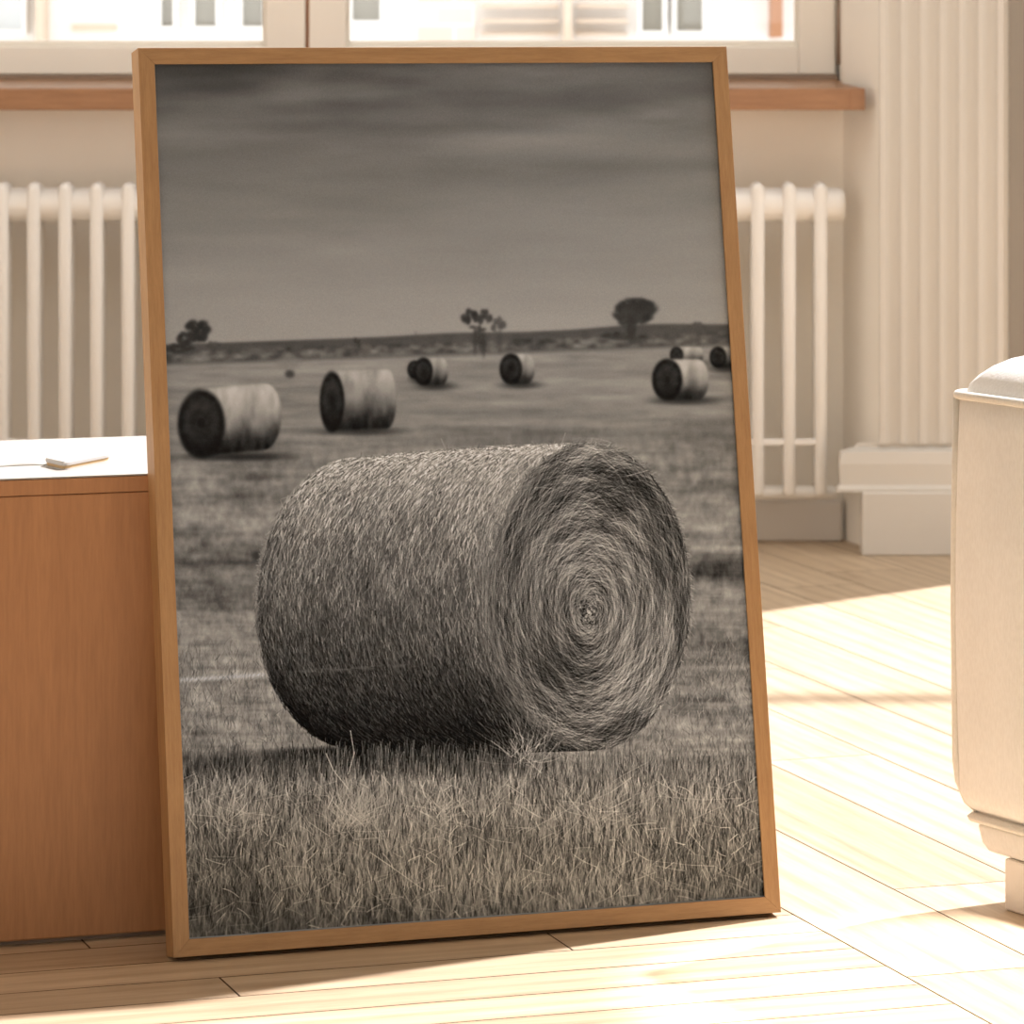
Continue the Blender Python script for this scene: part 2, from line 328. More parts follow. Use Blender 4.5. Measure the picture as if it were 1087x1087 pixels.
def mat_floor():
    k = N('oak_planks'); k.set(Roughness=.42)
    at = k.n('ShaderNodeAttribute', attribute_name='plank')
    uv = k.n('ShaderNodeUVMap', uv_map='grain'); mp = k.n('ShaderNodeMapping'); mp.inputs['Scale'].default_value = (1.1, 14, 1)
    off = k.n('ShaderNodeVectorMath', operation='SCALE'); off.inputs['Scale'].default_value = 40.; k.l(at.outputs['Color'], off.inputs[0])
    ad = k.n('ShaderNodeVectorMath', operation='ADD'); k.l(uv.outputs['UV'], mp.inputs['Vector']); k.l(mp.outputs['Vector'], ad.inputs[0]); k.l(off.outputs[0], ad.inputs[1])
    v = ad.outputs[0]
    warp = k.noise(v, .8, 2); a = k.noise(v, 3., 6, .6); b = k.noise(v, 14, 4, .6)
    wv = k.n('ShaderNodeTexWave', wave_type='BANDS', bands_direction='Y'); wv.inputs['Scale'].default_value = .55; wv.inputs['Distortion'].default_value = 9; wv.inputs['Detail'].default_value = 3; wv.inputs['Detail Scale'].default_value = .5
    k.l(v, wv.inputs['Vector'])
    c1 = k.ramp(a, [(.28, PAL['oak_dark']), (.66, PAL['oak'])])
    c2 = k.mix(.35, c1, k.ramp(wv.outputs['Fac'], [(.05, (.62, .55, .48, 1)), (.5, (1, 1, 1, 1))]), 'MULTIPLY')
    c3 = k.mix(.45, c2, k.ramp(b, [(.35, (.78, .74, .70, 1)), (.6, (1, 1, 1, 1))]), 'MULTIPLY')
    sep = k.n('ShaderNodeSeparateColor'); k.l(at.outputs['Color'], sep.inputs[0])
    tint = k.ramp(sep.outputs[0], [(0, (.84, .82, .80, 1)), (1, (1.06, 1.06, 1.06, 1))])
    k.base(k.mix(1., c3, tint, 'MULTIPLY')); k.bump(b, .12, .0005); return k.m

PAL = dict(oak=(.56, .435, .30, 1), oak_dark=(.44, .325, .21, 1))
M = {}
M['floor'] = mat_floor()
M['gap'] = mat_paint('floor_gap', (.10, .055, .03, 1), .9)
M['wall'] = mat_paint('wall_paint', (.89, .85, .775, 1), .7, .05, .25, 90)
M['taupe'] = mat_paint('wall_taupe', (.27, .235, .195, 1), .75, .05, .25, 90)  # darker tone for the wall strip right of the pilaster
M['white'] = mat_paint('ceiling_paint', (.82, .78, .71, 1), .7)
M['trim'] = mat_paint('trim_paint', (.62, .585, .53, 1), .5, .04, .1)
M['sash'] = mat_paint('window_paint', (.84, .80, .72, 1), .45, .04, .08)
M['radiator'] = mat_paint('radiator_enamel', (.82, .80, .76, 1), .35, .03, .05)
M['sill'] = mat_wood('sill_wood', (.29, .145, .07, 1), (.38, .20, .10, 1), (1.2, 12, 12), .33)
M['sill_dark'] = mat_wood('dark_brown_wood', (.22, .15, .10, 1), (.30, .21, .15, 1), (1.2, 12, 12), .45)  # dark tone for the shade strip under the window; also hinge and plinth
M['rail_h'] = mat_wood('frame_wood_level', (.33, .185, .078, 1), (.43, .257, .115, 1), (2.2, 14, 30), .5, 7., .2)
M['rail_v'] = mat_wood('frame_wood_upright', (.33, .185, .078, 1), (.43, .257, .115, 1), (30, 14, 2.2), .5, 7., .2)
M['board'] = mat_paint('backing_card', (.45, .33, .22, 1), .9)
def mat_clear(name):
    k = N(name); k.t.nodes.remove(k.p); tr = k.n('ShaderNodeBsdfTransparent'); tr.inputs['Color'].default_value = (.985, .99, .985, 1)
    k.l(tr.outputs[0], k.out.inputs['Surface']); return k.m
M['glass'] = mat_clear('anti_glare_glass')
M['pane'] = mat_glass('window_glass', 1.45, .0)
M['bench'] = mat_wood('bench_wood', (.37, .18, .078, 1), (.43, .215, .095, 1), (9, 9, .8), .48, 5., .1, (.35, .7))
M['bench_top'] = mat_wood('bench_top_limed_wood', (.29, .275, .25, 1), (.33, .315, .29, 1), (1.2, 9, 9), .5, 5., .06)
M['booklet'] = mat_paint('booklet_cover', (.46, .45, .43, 1), .55, .02, .05)
M['pages'] = mat_paint('pages_shade_tan', (.52, .36, .19, 1), .8)  # tan brown imitates the shade between the two covers
M['cloth'] = mat_fabric('napkin_linen', (.36, .345, .30, 1), 700)
M['fabric'] = mat_fabric('cream_upholstery', (.74, .73, .70, 1), 330)
M['piping'] = mat_fabric('cream_piping', (.70, .675, .61, 1), 500)
M['leg'] = mat_paint('cream_leg', (.76, .72, .66, 1), .5)
M['facade'] = mat_paint('facade_render', (.88, .87, .85, 1), .8)
M['facade_pane'] = mat_paint('facade_window', (.30, .29, .25, 1), .3)
M['facade_blue'] = mat_paint('facade_window_pale', (.62, .66, .68, 1), .3)
M['facade_post'] = mat_paint('facade_post', (.42, .20, .10, 1), .6)
M['facade_beige'] = mat_paint('facade_beige', (.66, .55, .44, 1), .8)
def mat_brick():
    k = N('facade_brick'); k.set(Roughness=.9); v = k.coord('Object', (1, 1, 1))
    mp = k.n('ShaderNodeMapping'); mp.inputs['Rotation'].default_value = (R(90), 0, 0); k.l(v, mp.inputs['Vector'])
    b = k.n('ShaderNodeTexBrick'); b.inputs['Scale'].default_value = 4.; b.inputs['Color1'].default_value = (.76, .60, .52, 1); b.inputs['Color2'].default_value = (.82, .68, .60, 1); b.inputs['Mortar'].default_value = (.85, .80, .74, 1)
    k.l(mp.outputs['Vector'], b.inputs['Vector']); k.base(b.outputs['Color']); return k.m
M['brick'] = mat_brick()

def mat_print(gain):
    a = paint_print(); h, w, _ = a.shape
    a = a.copy(); edge = np.array([.56, .54, .50]); a[:, :2] = edge; a[-2:, :] = edge
    px = np.ones((h, w, 4), np.float32); px[..., :3] = np.clip(a[::-1], 0, 1)
    im = bpy.data.images.new('hay_field_picture', w, h); im.pixels.foreach_set(px.ravel()); im.update(); im.pack()
    k = N('printed_picture'); k.set(Roughness=.75); k.p.inputs['Specular IOR Level'].default_value = 0.; k.p.inputs['Coat Weight'].default_value = .22; k.p.inputs['Coat Roughness'].default_value = .02; k.p.inputs['Coat IOR'].default_value = 1.4
    t = k.n('ShaderNodeTexImage', image=im, extension='EXTEND'); uv = k.n('ShaderNodeUVMap', uv_map='sheet'); k.l(uv.outputs['UV'], t.inputs['Vector'])
    k.base(k.mix(1., t.outputs['Color'], (gain[0], gain[1], gain[2], 1), 'MULTIPLY')); return k.m

# ---------------------------------------------------------------- building helpers
def link(name, me, parent=None, **props):
    o = bpy.data.objects.new(name, me); COL.objects.link(o)
    if parent: o.parent = parent
    for k, v in props.items(): o[k] = v
    return o
def obj(name, bm, m, parent=None, smooth=False, bevel=0, seg=2, **props):
    bmesh.ops.recalc_face_normals(bm, faces=bm.faces)
    me = bpy.data.meshes.new(name); bm.to_mesh(me); bm.free()
    me.materials.append(m if not isinstance(m, str) else M[m])
    if smooth:
        for p in me.polygons: p.use_smooth = True
    o = link(name, me, parent, **props)
    if bevel:
        b = o.modifiers.new('bevel', 'BEVEL'); b.width = bevel; b.segments = seg; b.limit_method = 'ANGLE'; b.angle_limit = R(35)
    return o
def empty(name, loc=(0, 0, 0), rot=(0, 0, 0), **props):
    o = link(name, None, None, **props); o.location = loc; o.rotation_euler = rot; o.empty_display_size = .05; return o
def box(bm, x0, x1, y0, y1, z0, z1):
    v = [bm.verts.new(p) for p in ((x0, y0, z0), (x1, y0, z0), (x1, y1, z0), (x0, y1, z0), (x0, y0, z1), (x1, y0, z1), (x1, y1, z1), (x0, y1, z1))]
    for f in ((3, 2, 1, 0), (4, 5, 6, 7), (0, 1, 5, 4), (1, 2, 6, 5), (2, 3, 7, 6), (3, 0, 4, 7)): bm.faces.new([v[i] for i in f])
    return bm
def boxes(*bs):
    bm = bmesh.new()
    for b in bs: box(bm, *b)
    return bm
def prism(bm, pts, z0, z1):
    """footprint (x, y) polygon raised from z0 to z1"""
    a = [bm.verts.new((x, y, z0)) for x, y in pts]; b = [bm.verts.new((x, y, z1)) for x, y in pts]; n = len(pts)
    bm.faces.new(a[::-1]); bm.faces.new(b)
    for i in range(n): bm.faces.new((a[i], a[(i+1) % n], b[(i+1) % n], b[i]))
    return bm
def loft(bm, rings, close=True, caps=True):
    vs = [[bm.verts.new(p) for p in r] for r in rings]; n = len(rings[0])
    for a, b in zip(vs, vs[1:]):
        for i in range(n if close else n-1): bm.faces.new((a[i], a[(i+1) % n], b[(i+1) % n], b[i]))
    if caps: bm.faces.new(vs[0][::-1]); bm.faces.new(vs[-1])
    return vs
def tube(bm, pts, r, n=10, closed=False, radii=None):
    pts = [Vector(p) for p in pts]; k = len(pts); rings = []
    up = None
    for i, p in enumerate(pts):
        a = pts[(i-1) % k] if (closed or i) else p; b = pts[(i+1) % k] if (closed or i < k-1) else p
        t = (b-a).normalized()
        if up is None: up = t.orthogonal().normalized()
        up = (up-t*up.dot(t)).normalized(); s = t.cross(up); q = radii[i] if radii else r
        rings.append([p+(up*math.cos(2*math.pi*j/n)+s*math.sin(2*math.pi*j/n))*q for j in range(n)])
    if closed:
        vs = [[bm.verts.new(p) for p in r_] for r_ in rings]
        for i in range(k):
            a, b = vs[i], vs[(i+1) % k]
            if i == k-1:                          # best match where the loop closes
                off = min(range(n), key=lambda o: (a[0].co-b[o].co).length); b = b[off:]+b[:off]
            for j in range(n): bm.faces.new((a[j], a[(j+1) % n], b[(j+1) % n], b[j]))
    else: loft(bm, rings)
    return bm
def rrect(w, d, r, n=8, z=0., ox=0., oy=0.):
    out = []
    for (cx, cy, a0) in ((w-r, d-r, 0), (r, d-r, 90), (r, r, 180), (w-r, r, 270)):
        for i in range(n+1):
            a = R(a0+90*i/n); out.append(Vector((cx+r*math.cos(a)+ox, cy+r*math.sin(a)+oy, z)))
    return out

# ---------------------------------------------------------------- setting
YAW = .31998; U = Vector((math.cos(YAW), math.sin(YAW), 0)); V = Vector((-math.sin(YAW), math.cos(YAW), 0))
XL, XR, YF, ZN = -3.0, 4.4, -1.6, 7.95              # room bounds; niche wall
ZP = 7.713                                           # foot of the pilaster
def make_floor():
    bm = bmesh.new(); uvl = bm.loops.layers.uv.new('grain'); cl = bm.loops.layers.float_color.new('plank')
    org = floorpt(848, 974); rng = np.random.default_rng(5)
    def plank(a0, a1, b0, b1, along_u):
        g = .0011; c = (rng.random(), rng.random(), rng.random(), 1)
        q = [(a0+g, b0+g), (a1-g, b0+g), (a1-g, b1-g), (a0+g, b1-g)]
        f = bm.faces.new([bm.verts.new(org+U*a+V*b) for a, b in q])
        for lp, (a, b) in zip(f.loops, q):
            lp[uvl].uv = (a, b) if along_u else (b, a); lp[cl] = c
    w = .088; i = 0; b = -7.2
    while b < 6.5:
        a1 = 0.; a = -rng.random()*1.0-.25
        while a1 > -5.2:
            plank(a, a1, b, b+w, True); a1 = a; a -= .75+rng.random()*.7
        b += w
    w = .163; a = 0.
    while a < 6.6:
        b = -7.2-rng.random()
        while b < 6.5:
            L = .8+rng.random()*.6; plank(a, a+w, b, b+L, False); b += L
        a += w
    for co, no in (((XL, 0, 0), (-1, 0, 0)), ((XR, 0, 0), (1, 0, 0)), ((0, YF, 0), (0, -1, 0)), ((0, ZN, 0), (0, 1, 0))):
        bmesh.ops.bisect_plane(bm, geom=bm.verts[:]+bm.edges[:]+bm.faces[:], plane_co=co, plane_no=no, clear_outer=True)
    for f in bm.faces:
        if f.normal.z < 0: f.normal_flip()
    me = bpy.data.meshes.new('floor'); bm.to_mesh(me); bm.free(); me.materials.append(M['floor'])
    o = link('floor', me, None, kind='structure')
    obj('subfloor', boxes((XL, XR, YF, ZN+.4, -.06, -.0015)), 'gap', None, kind='structure')
make_floor()

CEIL = 3.2
xn = X_(895, ZN)                                     # right end of the window niche
xs0, xs1 = X_(934, 7.75), X_(1065, 7.75)             # fluted shaft
WX0, WX1, WB, WT, WZ = X_(-232, 8.05), X_(886, 8.05), .912, 2.75, 8.03
# wall under and over the window, with the splayed pier beside it
bm = bmesh.new()
prism(bm, [(XL, ZN), (xn, ZN), (xn, ZN+.35), (XL, ZN+.35)], 0, .875)
prism(bm, [(XL, ZN), (WX0, ZN), (WX0, ZN+.35), (XL, ZN+.35)], .875, CEIL)
prism(bm, [(WX0, ZN), (xn, ZN), (xn, ZN+.35), (WX0, ZN+.35)], WT, CEIL)
prism(bm, [(xn, ZN), (xs0+.004, 7.765), (1.02, 7.765), (1.02, ZN+.35), (xn, ZN+.35)], 0, CEIL)
obj('wall_back', bm, 'wall', None, kind='structure')
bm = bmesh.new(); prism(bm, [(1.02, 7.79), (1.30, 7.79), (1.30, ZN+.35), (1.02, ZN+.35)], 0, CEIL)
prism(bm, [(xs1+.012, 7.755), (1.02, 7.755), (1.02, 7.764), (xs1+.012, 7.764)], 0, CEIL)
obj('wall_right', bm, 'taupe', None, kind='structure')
# low wall and door-height opening further right, the sun comes through it
obj('wall_garden', boxes((1.30, XR, 7.85, ZN+.35, 0, .30)), 'wall', None, kind='structure')
obj('wall_left', boxes((XL-.15, XL, YF, ZN+.35, 0, CEIL)), 'wall', None, kind='structure')
# ceiling, with an unseen opening added to let sun and sky brighten the room
SX0, SX1, SX2 = -2.2, 1.35, 2.9
SZ0, SZ1, CT = 5.0, 7.3, CEIL+.15
obj('ceiling', boxes((XL, SX0, YF, ZN+.35, CEIL, CT), (SX0, SX2, YF, SZ0, CEIL, CT), (SX0, SX1, SZ1, ZN+.35, CEIL, CT), (SX1, SX2, ZN, ZN+.05, CEIL, CEIL+.05), (SX2, XR, YF, ZN+.35, CEIL, CT)), 'white', None, kind='structure')
# the end of the room behind the viewer, with a wide window, and the side wall, both added to dim the front light
obj('wall_front', boxes((XL, XR, YF-.15, YF, 0, 1.0), (XL, XR, YF-.15, YF, 2.5, CEIL), (XL, -2.0, YF-.15, YF, 1.0, 2.5), (3.4, XR, YF-.15, YF, 1.0, 2.5), (.55, .75, YF-.15, YF, 1., 2.5)), 'wall', None, kind='structure')
obj('wall_side', boxes((XR, XR+.15, YF-.15, 4.2, 0, CEIL)), 'wall', None, kind='structure')
obj('baseboard_back', boxes((XL, xn-.004, ZN-.028, ZN-.001, 0, H_(530, ZN))), 'trim', None, bevel=.004, kind='structure')

# pilaster: fluted shaft, moulding, plinth
tr = empty('trim_1', (xs0, 7.75, 0), kind='structure')
def flutes():
    w = xs1-xs0; n = 6; pts = []; e = w*.03; fw = (w-2*e)/n
    pts.append((0, .015)); pts.append((0, 0))
    for i in range(n):
        x0 = e+i*fw; r = .40*fw
        for j in range(9):
            a = math.pi*j/8; pts.append((x0+fw/2-r*math.cos(a), .011*math.sin(a)))
    pts += [(w, 0), (w, .015)]
    return pts
zb = H_(471, 7.75)
bm = bmesh.new(); prism(bm, flutes(), zb, CEIL); obj('fluted_shaft', bm, 'trim', tr)
z1, z2 = H_(479, ZP), H_(523, ZP)
xa, xb, xc = X_(899, ZP)-xs0, X_(915, ZP)-xs0, .262
bm = bmesh.new()
prof = [(.03, zb), (.022, zb-.004), (.022, z1+.004), (-.01, z1-.004), (-.014, (z1*2+z2)/3), (-.012, z2+.012), (-.022, z2+.006), (-.022, z2)]
for (o, z), (o2, zz) in zip(prof, prof[1:]):
    if z-zz > 1e-6:
        loft(bm, [[(xa+max(o, -.02)*.9, o-.006, z), (xc, o-.006, z), (xc, .014, z), (xa+max(o, -.02)*.9, .014, z)], [(xa+max(o2, -.02)*.9, o2-.006, zz), (xc, o2-.006, zz), (xc, .014, zz), (xa+max(o2, -.02)*.9, .014, zz)]])
obj('base_moulding', bm, 'trim', tr)
obj('plinth', boxes((xb, xc, ZP-7.75, .014, 0, z2)), 'trim', tr, bevel=.003)

# window with two sashes, sill
win = empty('window_1', (0, WZ, WB), kind='structure')
def W(z): return z-WB
def frame_rect(bm, x0, x1, z0, z1, l, r, b, t, y0, y1):
    box(bm, x0, x0+l, y0, y1, z0, z1); box(bm, x1-r, x1, y0, y1, z0, z1); box(bm, x0+l, x1-r, y0, y1, z0, z0+b); box(bm, x0+l, x1-r, y0, y1, z1-t, z1)
bm = bmesh.new(); frame_rect(bm, WX0-.03, WX1+.004, W(WB-.03), W(WT), .028, .004, .03, .03, .02, .09); obj('window_frame', bm, 'sash', win, bevel=.002)
zg = H_(43, WZ)                                     # lower edge of the glass
xm0, xm1 = X_(324, WZ), X_(328, WZ)
for x0, x1, l, r in ((WX0, xm0, .075, X_(325, WZ)-X_(283, WZ)), (xm1, WX1, X_(367, WZ)-X_(328, WZ), X_(885, WZ)-X_(846, WZ))):
    bm = bmesh.new(); frame_rect(bm, x0, x1, W(WB), W(WT-.03), l, r, zg-WB-.012, .08, 0, .05)
    frame_rect(bm, x0+l-.0005, x1-r+.0005, W(zg-.013), W(WT-.11), .008, .008, .013, .008, .018, .042)
    s = obj('sash', bm, 'sash', win, bevel=.003)
    obj('pane', boxes((x0+l, x1-r, .028, .032, W(zg-.004), W(WT-.115))), 'pane', s)
obj('centre_joint', boxes((xm0+.0005, xm1-.0005, .012, .03, W(WB), W(WT-.03))), 'facade_post', win)
bm = bmesh.new(); tube(bm, [(WX1+.006, -.012, .02), (WX1+.006, -.012, .16)], .0045, 8); obj('hinge', bm, 'sill_dark', win, smooth=True)
obj('frame_shade_strip', boxes((WX0-.03, WX1+.004, -.006, .02, -.012, -.001)), 'sill_dark', win, bevel=.002)  # dark strip built in place of the window frame's shadow
zs0, zs1, ys = H_(117, 7.78), H_(93.5, 7.78), 7.78
bm = bmesh.new()
sx0, sx1 = WX0-.1, X_(919, 7.78)
sec = [(ys, zs0), (ys, zs1-.003), (ys+.003, zs1), (WZ+.015, zs1+.013), (WZ+.015, zs0)]
loft(bm, [[(sx0, y, z) for y, z in sec], [(xn-.002, y, z) for y, z in sec]])
sec2 = [(ys, zs0), (ys, zs1-.003), (ys+.003, zs1), (ZN-.045, zs1+.0066), (ZN-.045, zs0)]
e = .006
loft(bm, [[(xn-.002, y, z) for y, z in sec2], [(sx1-(y-ys)*.27-.001, y, z) for y, z in sec2]])
s = obj('window_sill', bm, 'sill', None, bevel=.0015, kind='structure'); s.name = 'trim_2'

# ---------------------------------------------------------------- radiator under the window
ZR = 7.84
rad = empty('radiator', (X_(400, ZR), ZR, 0), label='white column radiator on the wall under the window, behind the picture', category='radiator')
ox = -X_(400, ZR)
zt, zh0, zh1 = H_(194, ZR-.03), H_(199, ZR), H_(236, ZR)
zc0, zl = H_(467.5, ZR), H_(523, ZR)
hr = (zh0-zh1)/2; hz = (zh0+zh1)/2
bm = bmesh.new(); x1 = X_(897, ZR)+ox; x0 = X_(-130, ZR)+ox
tube(bm, [(x0, 0, hz), (x0+.004, 0, hz), (x0+.012, 0, hz), (x1-.014, 0, hz), (x1-.005, 0, hz), (x1-.001, 0, hz), (x1, 0, hz)], hr, 20, radii=[hr*.6, hr*.85, hr, hr, hr*.93, hr*.75, hr*.5])
obj('header', bm, 'radiator', rad, smooth=True)
bm = bmesh.new(); tube(bm, [(x0, 0, zl), (x0+.008, 0, zl), (X_(888, ZR)+ox-.008, 0, zl), (X_(888, ZR)+ox, 0, zl)], .014, 14, radii=[.008, .014, .014, .008]); obj('lower_header', bm, 'radiator', rad, smooth=True)
obj('cross_bar', boxes((x0+.03, X_(876, ZR)+ox, -.034, -.026, zc0-.006, zc0+.006)), 'radiator', rad, bevel=.002)
for i in range(-18, 11):
    px = 537+33.3*i; cx = X_(px, ZR)+ox
    bm = bmesh.new()
    for y in (-.028, .028):
        zz = [zl-.004, zl+.004, zt-.016, zt-.006, zt]; rr = [.008, .0118, .0135, .011, .004]
        loft(bm, [[(cx+r*1.0*math.cos(2*math.pi*j/14), y+r*.85*math.sin(2*math.pi*j/14), z) for j in range(14)] for z, r in zip(zz, rr)])
    obj('column', bm, 'radiator', rad, smooth=True)
for px in (30, 740):
    cx = X_(px, ZR)+ox
    obj('wall_bracket', boxes((cx-.012, cx+.012, 0, ZN-ZR-.001, hz-.006, hz+.006)), 'radiator', rad)

# ---------------------------------------------------------------- the house across the street
ZB = 13.
bld = empty('apartment_building', (0, ZB, -3), label='white apartment house across the street seen through the window', category='building')
def bx(px): return X_(px, ZB)
def bh(py): return H_(py, ZB)+3
obj('wall', boxes((-6, 5, .2, 3, 0, 11)), 'facade', bld)
for a, c, yb, m in ((-20, 18, 32, 'facade_blue'), (167, 180, 28, 'facade_pane'), (203, 226, 28, 'facade_pane'), (254, 276, 28, 'facade_pane'), (372, 402, 22, 'facade_pane'), (683, 705, 33, 'facade_pane'), (720, 748, 33, 'facade_pane')):
    w = obj('window', boxes((bx(a)-.014, bx(a), .13, .2, bh(yb)-.014, bh(yb)+1.6), (bx(c), bx(c)+.014, .13, .2, bh(yb)-.014, bh(yb)+1.6), (bx(a), bx(c), .13, .2, bh(yb)-.014, bh(yb)), (bx(a), bx(c), .13, .2, bh(yb)+1.586, bh(yb)+1.6)), 'facade', bld)
    obj('window_pane', boxes((bx(a), bx(c), .17, .19, bh(yb), bh(yb)+1.586)), m, w)
obj('brick_panel', boxes((bx(440), bx(503), .17, .2, 1.0, bh(-500))), 'brick', bld)
for px in (40, 603): obj('post', boxes((bx(px-5), bx(px+5), .05, .2, 0, 6)), 'facade_beige', bld, bevel=.006)
obj('door_post', boxes((bx(820), bx(832), .05, .2, bh(40), 6)), 'facade_post', bld)
obj('ledge_shade_panel', boxes((bx(70), bx(118), .17, .2, bh(33), bh(26))), 'facade_beige', bld)  # beige panel standing in for the shade of a ledge
for y0, y1 in ((4, 9), (20, 25), (35, 38)):
    obj('ledge', boxes((bx(510), bx(594), .14, .2, bh(y1), bh(y0))), 'facade_beige', bld, bevel=.004)
    obj('ledge', boxes((bx(612), bx(668), .14, .2, bh(y1), bh(y0))), 'facade_beige', bld, bevel=.004)

# ---------------------------------------------------------------- framed picture
FW, FH, FT, FM = .70951, 1.0, .034, .0184
LEAN = .1713
base = Vector((-.36684, 4.39246, FT*math.sin(LEAN)))
pic = empty('picture_frame', base, (-LEAN, 0, YAW), label='large oak framed black and white picture of round hay bales leaning on the bench', category='framed picture')
sec = [(0, 0), (FM, 0), (FM, .0028), (.012, .0028), (.012, FT), (0, FT)]
def cor(i, d): return ((d, d), (FW-d, d), (FW-d, FH-d), (d, FH-d))[i % 4]
for i in range(4):
    bm = bmesh.new()
    loft(bm, [[(cor(k, d)[0], y, cor(k, d)[1]) for d, y in sec] for k in (i, i+1)])
    obj('frame_rail', bm, 'rail_h' if i % 2 == 0 else 'rail_v', pic, bevel=.0004)
GAIN = (1.10, 1.34, 1.78)
bm = bmesh.new(); box(bm, .0125, FW-.0125, .0052, .0056, .0125, FH-.0125)
uvl = bm.loops.layers.uv.new('sheet')
for f in bm.faces:
    for lp in f.loops: lp[uvl].uv = ((lp.vert.co.x-FM)/(FW-2*FM), (lp.vert.co.z-FM)/(FH-2*FM))
obj('printed_sheet', bm, mat_print(GAIN), pic, label='black and white print of round hay bales on a stubble field')
obj('glass_pane', boxes((.0125, FW-.0125, .0031, .0049, .0125, FH-.0125)), 'glass', pic)
obj('backing_board', boxes((.0125, FW-.0125, .0060, .0100, .0125, FH-.0125)), 'board', pic)

# ---------------------------------------------------------------- low bench the picture leans on
pb = floorpt(178, 985); s0 = (pb-base).dot(U); d0 = (pb-base).dot(V)
BD, BH = .40, H_(505, base.y+.130*V.y-.02)
LB = Vector((base.x, base.y, 0))+U*-.95+V*.130
ben = empty('storage_bench', LB, (0, 0, YAW), label='low wooden bench with pale top standing behind the left side of the picture', category='bench')
BL = 1.35
obj('body', boxes((0, BL, 0, BD, .006, BH-.020)), 'bench', ben, bevel=.002)
obj('plinth_strip', boxes((.02, BL-.02, .012, BD-.02, 0, .006)), 'sill_dark', ben)
obj('top_edge', boxes((0, BL, 0, .018, BH-.0195, BH-.002)), 'bench', ben, bevel=.001)
obj('top', boxes((0, BL, 0.0185, BD, BH-.0195, BH), (0, BL, 0, .0185, BH-.0015, BH)), 'bench_top', ben)

# things on the bench
pts = [floorpt(x, y, BH+.008) for x, y in ((46, 487), (68, 492), (119, 482), (97, 477))]
nb = empty('booklet', ((pts[0]+pts[2])/2).xy.to_3d()+Vector((0, 0, BH)), label='small white booklet with page edges toned tan for shade lying flat on the bench', category='booklet')
loc = [Vector((p.x-nb.location.x, p.y-nb.location.y, 0)) for p in pts]
def rquad(q, k, z, n=6, r=.16):
    out = []
    c = sum(q, Vector())/4
    for i in range(4):
        p, a, b = q[i], q[i-1], q[(i+1) % 4]
        for j in range(n+1):
            t = j/n; A = p+(a-p)*r; B = p+(b-p)*r; P = A*(1-t)**2+p*2*t*(1-t)+B*t*t
            P = c+(P-c)*k; out.append(Vector((P.x, P.y, z)))
    return out
bm = bmesh.new(); loft(bm, [rquad(loc, 1, 0), rquad(loc, 1, .0012)]); obj('lower_cover', bm, 'booklet', nb)
bm = bmesh.new(); loft(bm, [rquad(loc, .965, .0013), rquad(loc, .965, .0048)]); obj('pages', bm, 'pages', nb, label='page edges toned tan for the shade between the covers')
bm = bmesh.new(); loft(bm, [rquad(loc, 1, .0049), rquad(loc, 1.005, .0078), rquad(loc, .985, .0096), rquad(loc, .93, .0104)]); obj('upper_cover', bm, 'booklet', nb, smooth=False)
# folded napkin, just inside the left edge
p0 = floorpt(-6, 490, BH)
bm = bmesh.new(); n = 26
rng = np.random.default_rng(3)
vt = []; vb = []
for j in range(n+1):
    rt, rb = [], []
    for i in range(n+1):
        a, b = i/n, j/n
        e = min(1, 7*min(a, 1-a, b, 1-b)); lay = 1 if .22 < a-.12*b < .80 else 0
        z = .0008+(.0022+.0018*lay+.0022*max(0, math.sin(7*a+2.6*b))+.001*math.sin(13*a-4*b))*e**.6
        p = Vector(((a-.5)*.115+.016*b, (b-.5)*.13+.01*math.sin(3*a), 0))
        rt.append(bm.verts.new(p+Vector((0, 0, max(z, .0008))))); rb.append(bm.verts.new(p))
    vt.append(rt); vb.append(rb)
for j in range(n):
    for i in range(n):
        bm.faces.new((vt[j][i], vt[j][i+1], vt[j+1][i+1], vt[j+1][i])); bm.faces.new((vb[j][i], vb[j+1][i], vb[j+1][i+1], vb[j][i+1]))
for i in range(n):
    bm.faces.new((vb[0][i], vb[0][i+1], vt[0][i+1], vt[0][i])); bm.faces.new((vt[n][i], vt[n][i+1], vb[n][i+1], vb[n][i]))
    bm.faces.new((vt[i][0], vt[i+1][0], vb[i+1][0], vb[i][0])); bm.faces.new((vb[i][n], vb[i+1][n], vt[i+1][n], vt[i][n]))
o = obj('napkin', bm, 'cloth', None, smooth=True, label='pale folded cloth napkin at the left end of the bench top', category='napkin')
o.location = (p0.x, p0.y, BH); o.rotation_euler = (0, 0, YAW+.12)

# ---------------------------------------------------------------- upholstered ottoman
d = Vector((.5, -.866, 0)); nrm = Vector((-.866, -.5, 0))       # along its visible side, outward
leg = floorpt(1066, 966)
c0 = leg-d*.060+nrm*.030
S = .60
ang = math.atan2(d.y, d.x)                                       # local x runs along the visible side, local y away from it
ot = empty('ottoman', (c0.x, c0.y, 0), (0, 0, ang), label='cream upholstered ottoman with piped seams standing right of the picture', category='ottoman')
Zc = c0.y
h0, h1 = H_(860, Zc), H_(419, Zc)
bm = bmesh.new(); CR = .022
def ring(inset, z, bulge=0.):
    q = rrect(S-2*inset, S-2*inset, max(CR-inset*.5, .006), 8, z, inset, inset)
    return q
rings = []
for t in np.linspace(0, 1, 6): a = t*math.pi/2; rings.append(ring(.026*(1-math.sin(a)), h0+.030*(1-math.cos(a))))
for t in np.linspace(.08, .92, 12): rings.append(ring(-.004*math.sin(math.pi*t), h0+.03+(h1-h0-.03)*t))
rings.append(ring(0, h1-.004)); rings.append(ring(.004, h1))
loft(bm, rings); obj('body', bm, 'fabric', ot, smooth=True)
bm = bmesh.new()
def srf(r): return [Vector((S/2+(p.x-S/2)*r, S/2+(p.y-S/2)*r, 0)) for p in ring(.005, 0)]
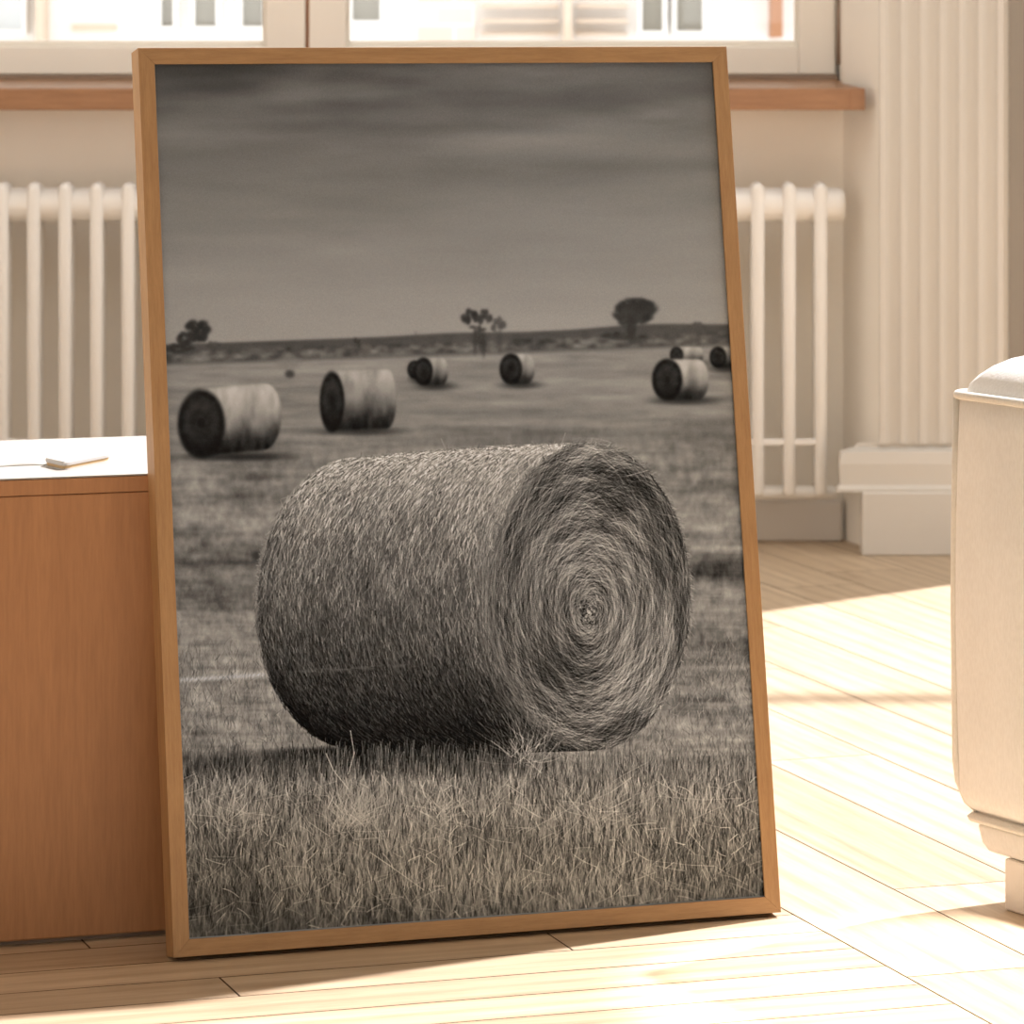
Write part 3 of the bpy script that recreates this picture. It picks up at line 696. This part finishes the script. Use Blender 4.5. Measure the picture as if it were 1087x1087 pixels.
rr = [1., .985, .96, .92, .87, .80, .70, .58, .45, .32, .2, .1, .03]
cr = np.random.default_rng(8)
def dome(r, p):
    e = 1-r
    return h1+.001+.064*(1-r**4.6)**.60+.0022*math.sin(p.x*38+p.y*9)*min(1, e*8)*r
loft(bm, [[Vector((p.x, p.y, h1+.0005)) for p in srf(1)]]+[[Vector((p.x, p.y, dome(r, p))) for p in srf(r)] for r in rr])
obj('cushion_top', bm, 'fabric', ot, smooth=True)
bm = bmesh.new(); tube(bm, [Vector((p.x, p.y, h1+.001)) for p in ring(-.002, 0)], .0050, 10, True); obj('piping', bm, 'piping', ot, smooth=True)
for sx, sy in ((0, 0), (1, 0), (1, 1), (0, 1)):
    cx, cy = (.0045, S-.0045)[sx], (.0045, S-.0045)[sy]; ux, uy = (1, -1)[sx]*.7, (1, -1)[sy]*.7
    bm = bmesh.new(); tube(bm, [(cx, cy, h1-.003), (cx-ux*.002, cy-uy*.002, h1-.12), (cx-ux*.003, cy-uy*.003, (h0+h1)/2), (cx-ux*.001, cy-uy*.001, h0+.06), (cx+ux*.002, cy+uy*.002, h0+.035), (cx+ux*.012, cy+uy*.012, h0+.012), (cx+ux*.024, cy+uy*.024, h0+.003)], .0052, 10); obj('corner_piping', bm, 'piping', ot, smooth=True)
bm = bmesh.new(); tube(bm, [Vector((p.x, p.y, h0+.001)) for p in ring(.022, 0)], .0042, 8, True); obj('piping', bm, 'piping', ot, smooth=True)
# flange and lower band
bm = bmesh.new(); loft(bm, [ring(.020, h0-.012), ring(.009, h0-.0095), ring(.007, h0-.005), ring(.012, h0-.0006)]); obj('flange', bm, 'piping', ot, smooth=True)
hb = H_(903, Zc+.0)
bm = bmesh.new(); loft(bm, [ring(.036, hb), ring(.028, hb+.003), ring(.022, hb+.012), ring(.018, h0-.016), ring(.020, h0-.0124)]); obj('lower_band', bm, 'fabric', ot, smooth=True)
for sx in (0, 1):
    for sy in (0, 1):
        x = .060 if not sx else S-.060-.09; y = .030 if not sy else S-.030-.09
        obj('leg', boxes((x, x+.09, y, y+.09, 0, hb-.0005)), 'leg', ot, bevel=.003)

# ---------------------------------------------------------------- camera and light
sc = bpy.context.scene
cam = bpy.data.cameras.new('camera'); co = bpy.data.objects.new('camera', cam); COL.objects.link(co)
co.location = (0, 0, HC); co.rotation_euler = (R(90), 0, 0)
cam.sensor_width = 36.; cam.lens = F/1087*36; cam.shift_y = -(543.5-CY)/1087; cam.clip_end = 200
cam.dof.use_dof = True; cam.dof.focus_distance = 4.45; cam.dof.aperture_fstop = 15.
sc.camera = co

AZ, EL = R(43), R(49.5)
sun = bpy.data.lights.new('sun', 'SUN'); so = bpy.data.objects.new('sun', sun); COL.objects.link(so)
dirv = Vector((-math.cos(AZ)*math.cos(EL), -math.sin(AZ)*math.cos(EL), -math.sin(EL)))
so.rotation_euler = dirv.to_track_quat('-Z', 'Y').to_euler(); so.location = (4, 9, 8)
sun.energy = 8.2; sun.angle = R(1.4); sun.color = (1, .965, 1.0)
spot = bpy.data.lights.new('floor_fill_spot', 'SPOT'); po = bpy.data.objects.new('floor_fill_spot', spot); COL.objects.link(po)  # added lamp, out of view, fills the ottoman's sun shadow on the floor
po.location = (1.6, 2.8, 3.1); po.rotation_euler = (Vector((.57, 4.16, 0))-po.location).to_track_quat('-Z', 'Y').to_euler()
spot.energy = 2100; spot.spot_size = R(14); spot.spot_blend = .35; spot.shadow_soft_size = .04; spot.color = (1, .95, .93)
w = bpy.data.worlds.new('sky'); sc.world = w; w.use_nodes = True
bg = w.node_tree.nodes['Background']; bg.inputs['Color'].default_value = (1, .98, .955, 1); bg.inputs['Strength'].default_value = 1.2
vs = sc.view_settings
vs.view_transform = 'Standard'; vs.look = 'None'; vs.gamma = 1.; vs.use_curve_mapping = False; vs.exposure = .58
sc.cycles.max_bounces = 8; sc.cycles.diffuse_bounces = 5; sc.cycles.transparent_max_bounces = 12; sc.cycles.use_denoising = True
sc.cycles.sample_clamp_indirect = 6.
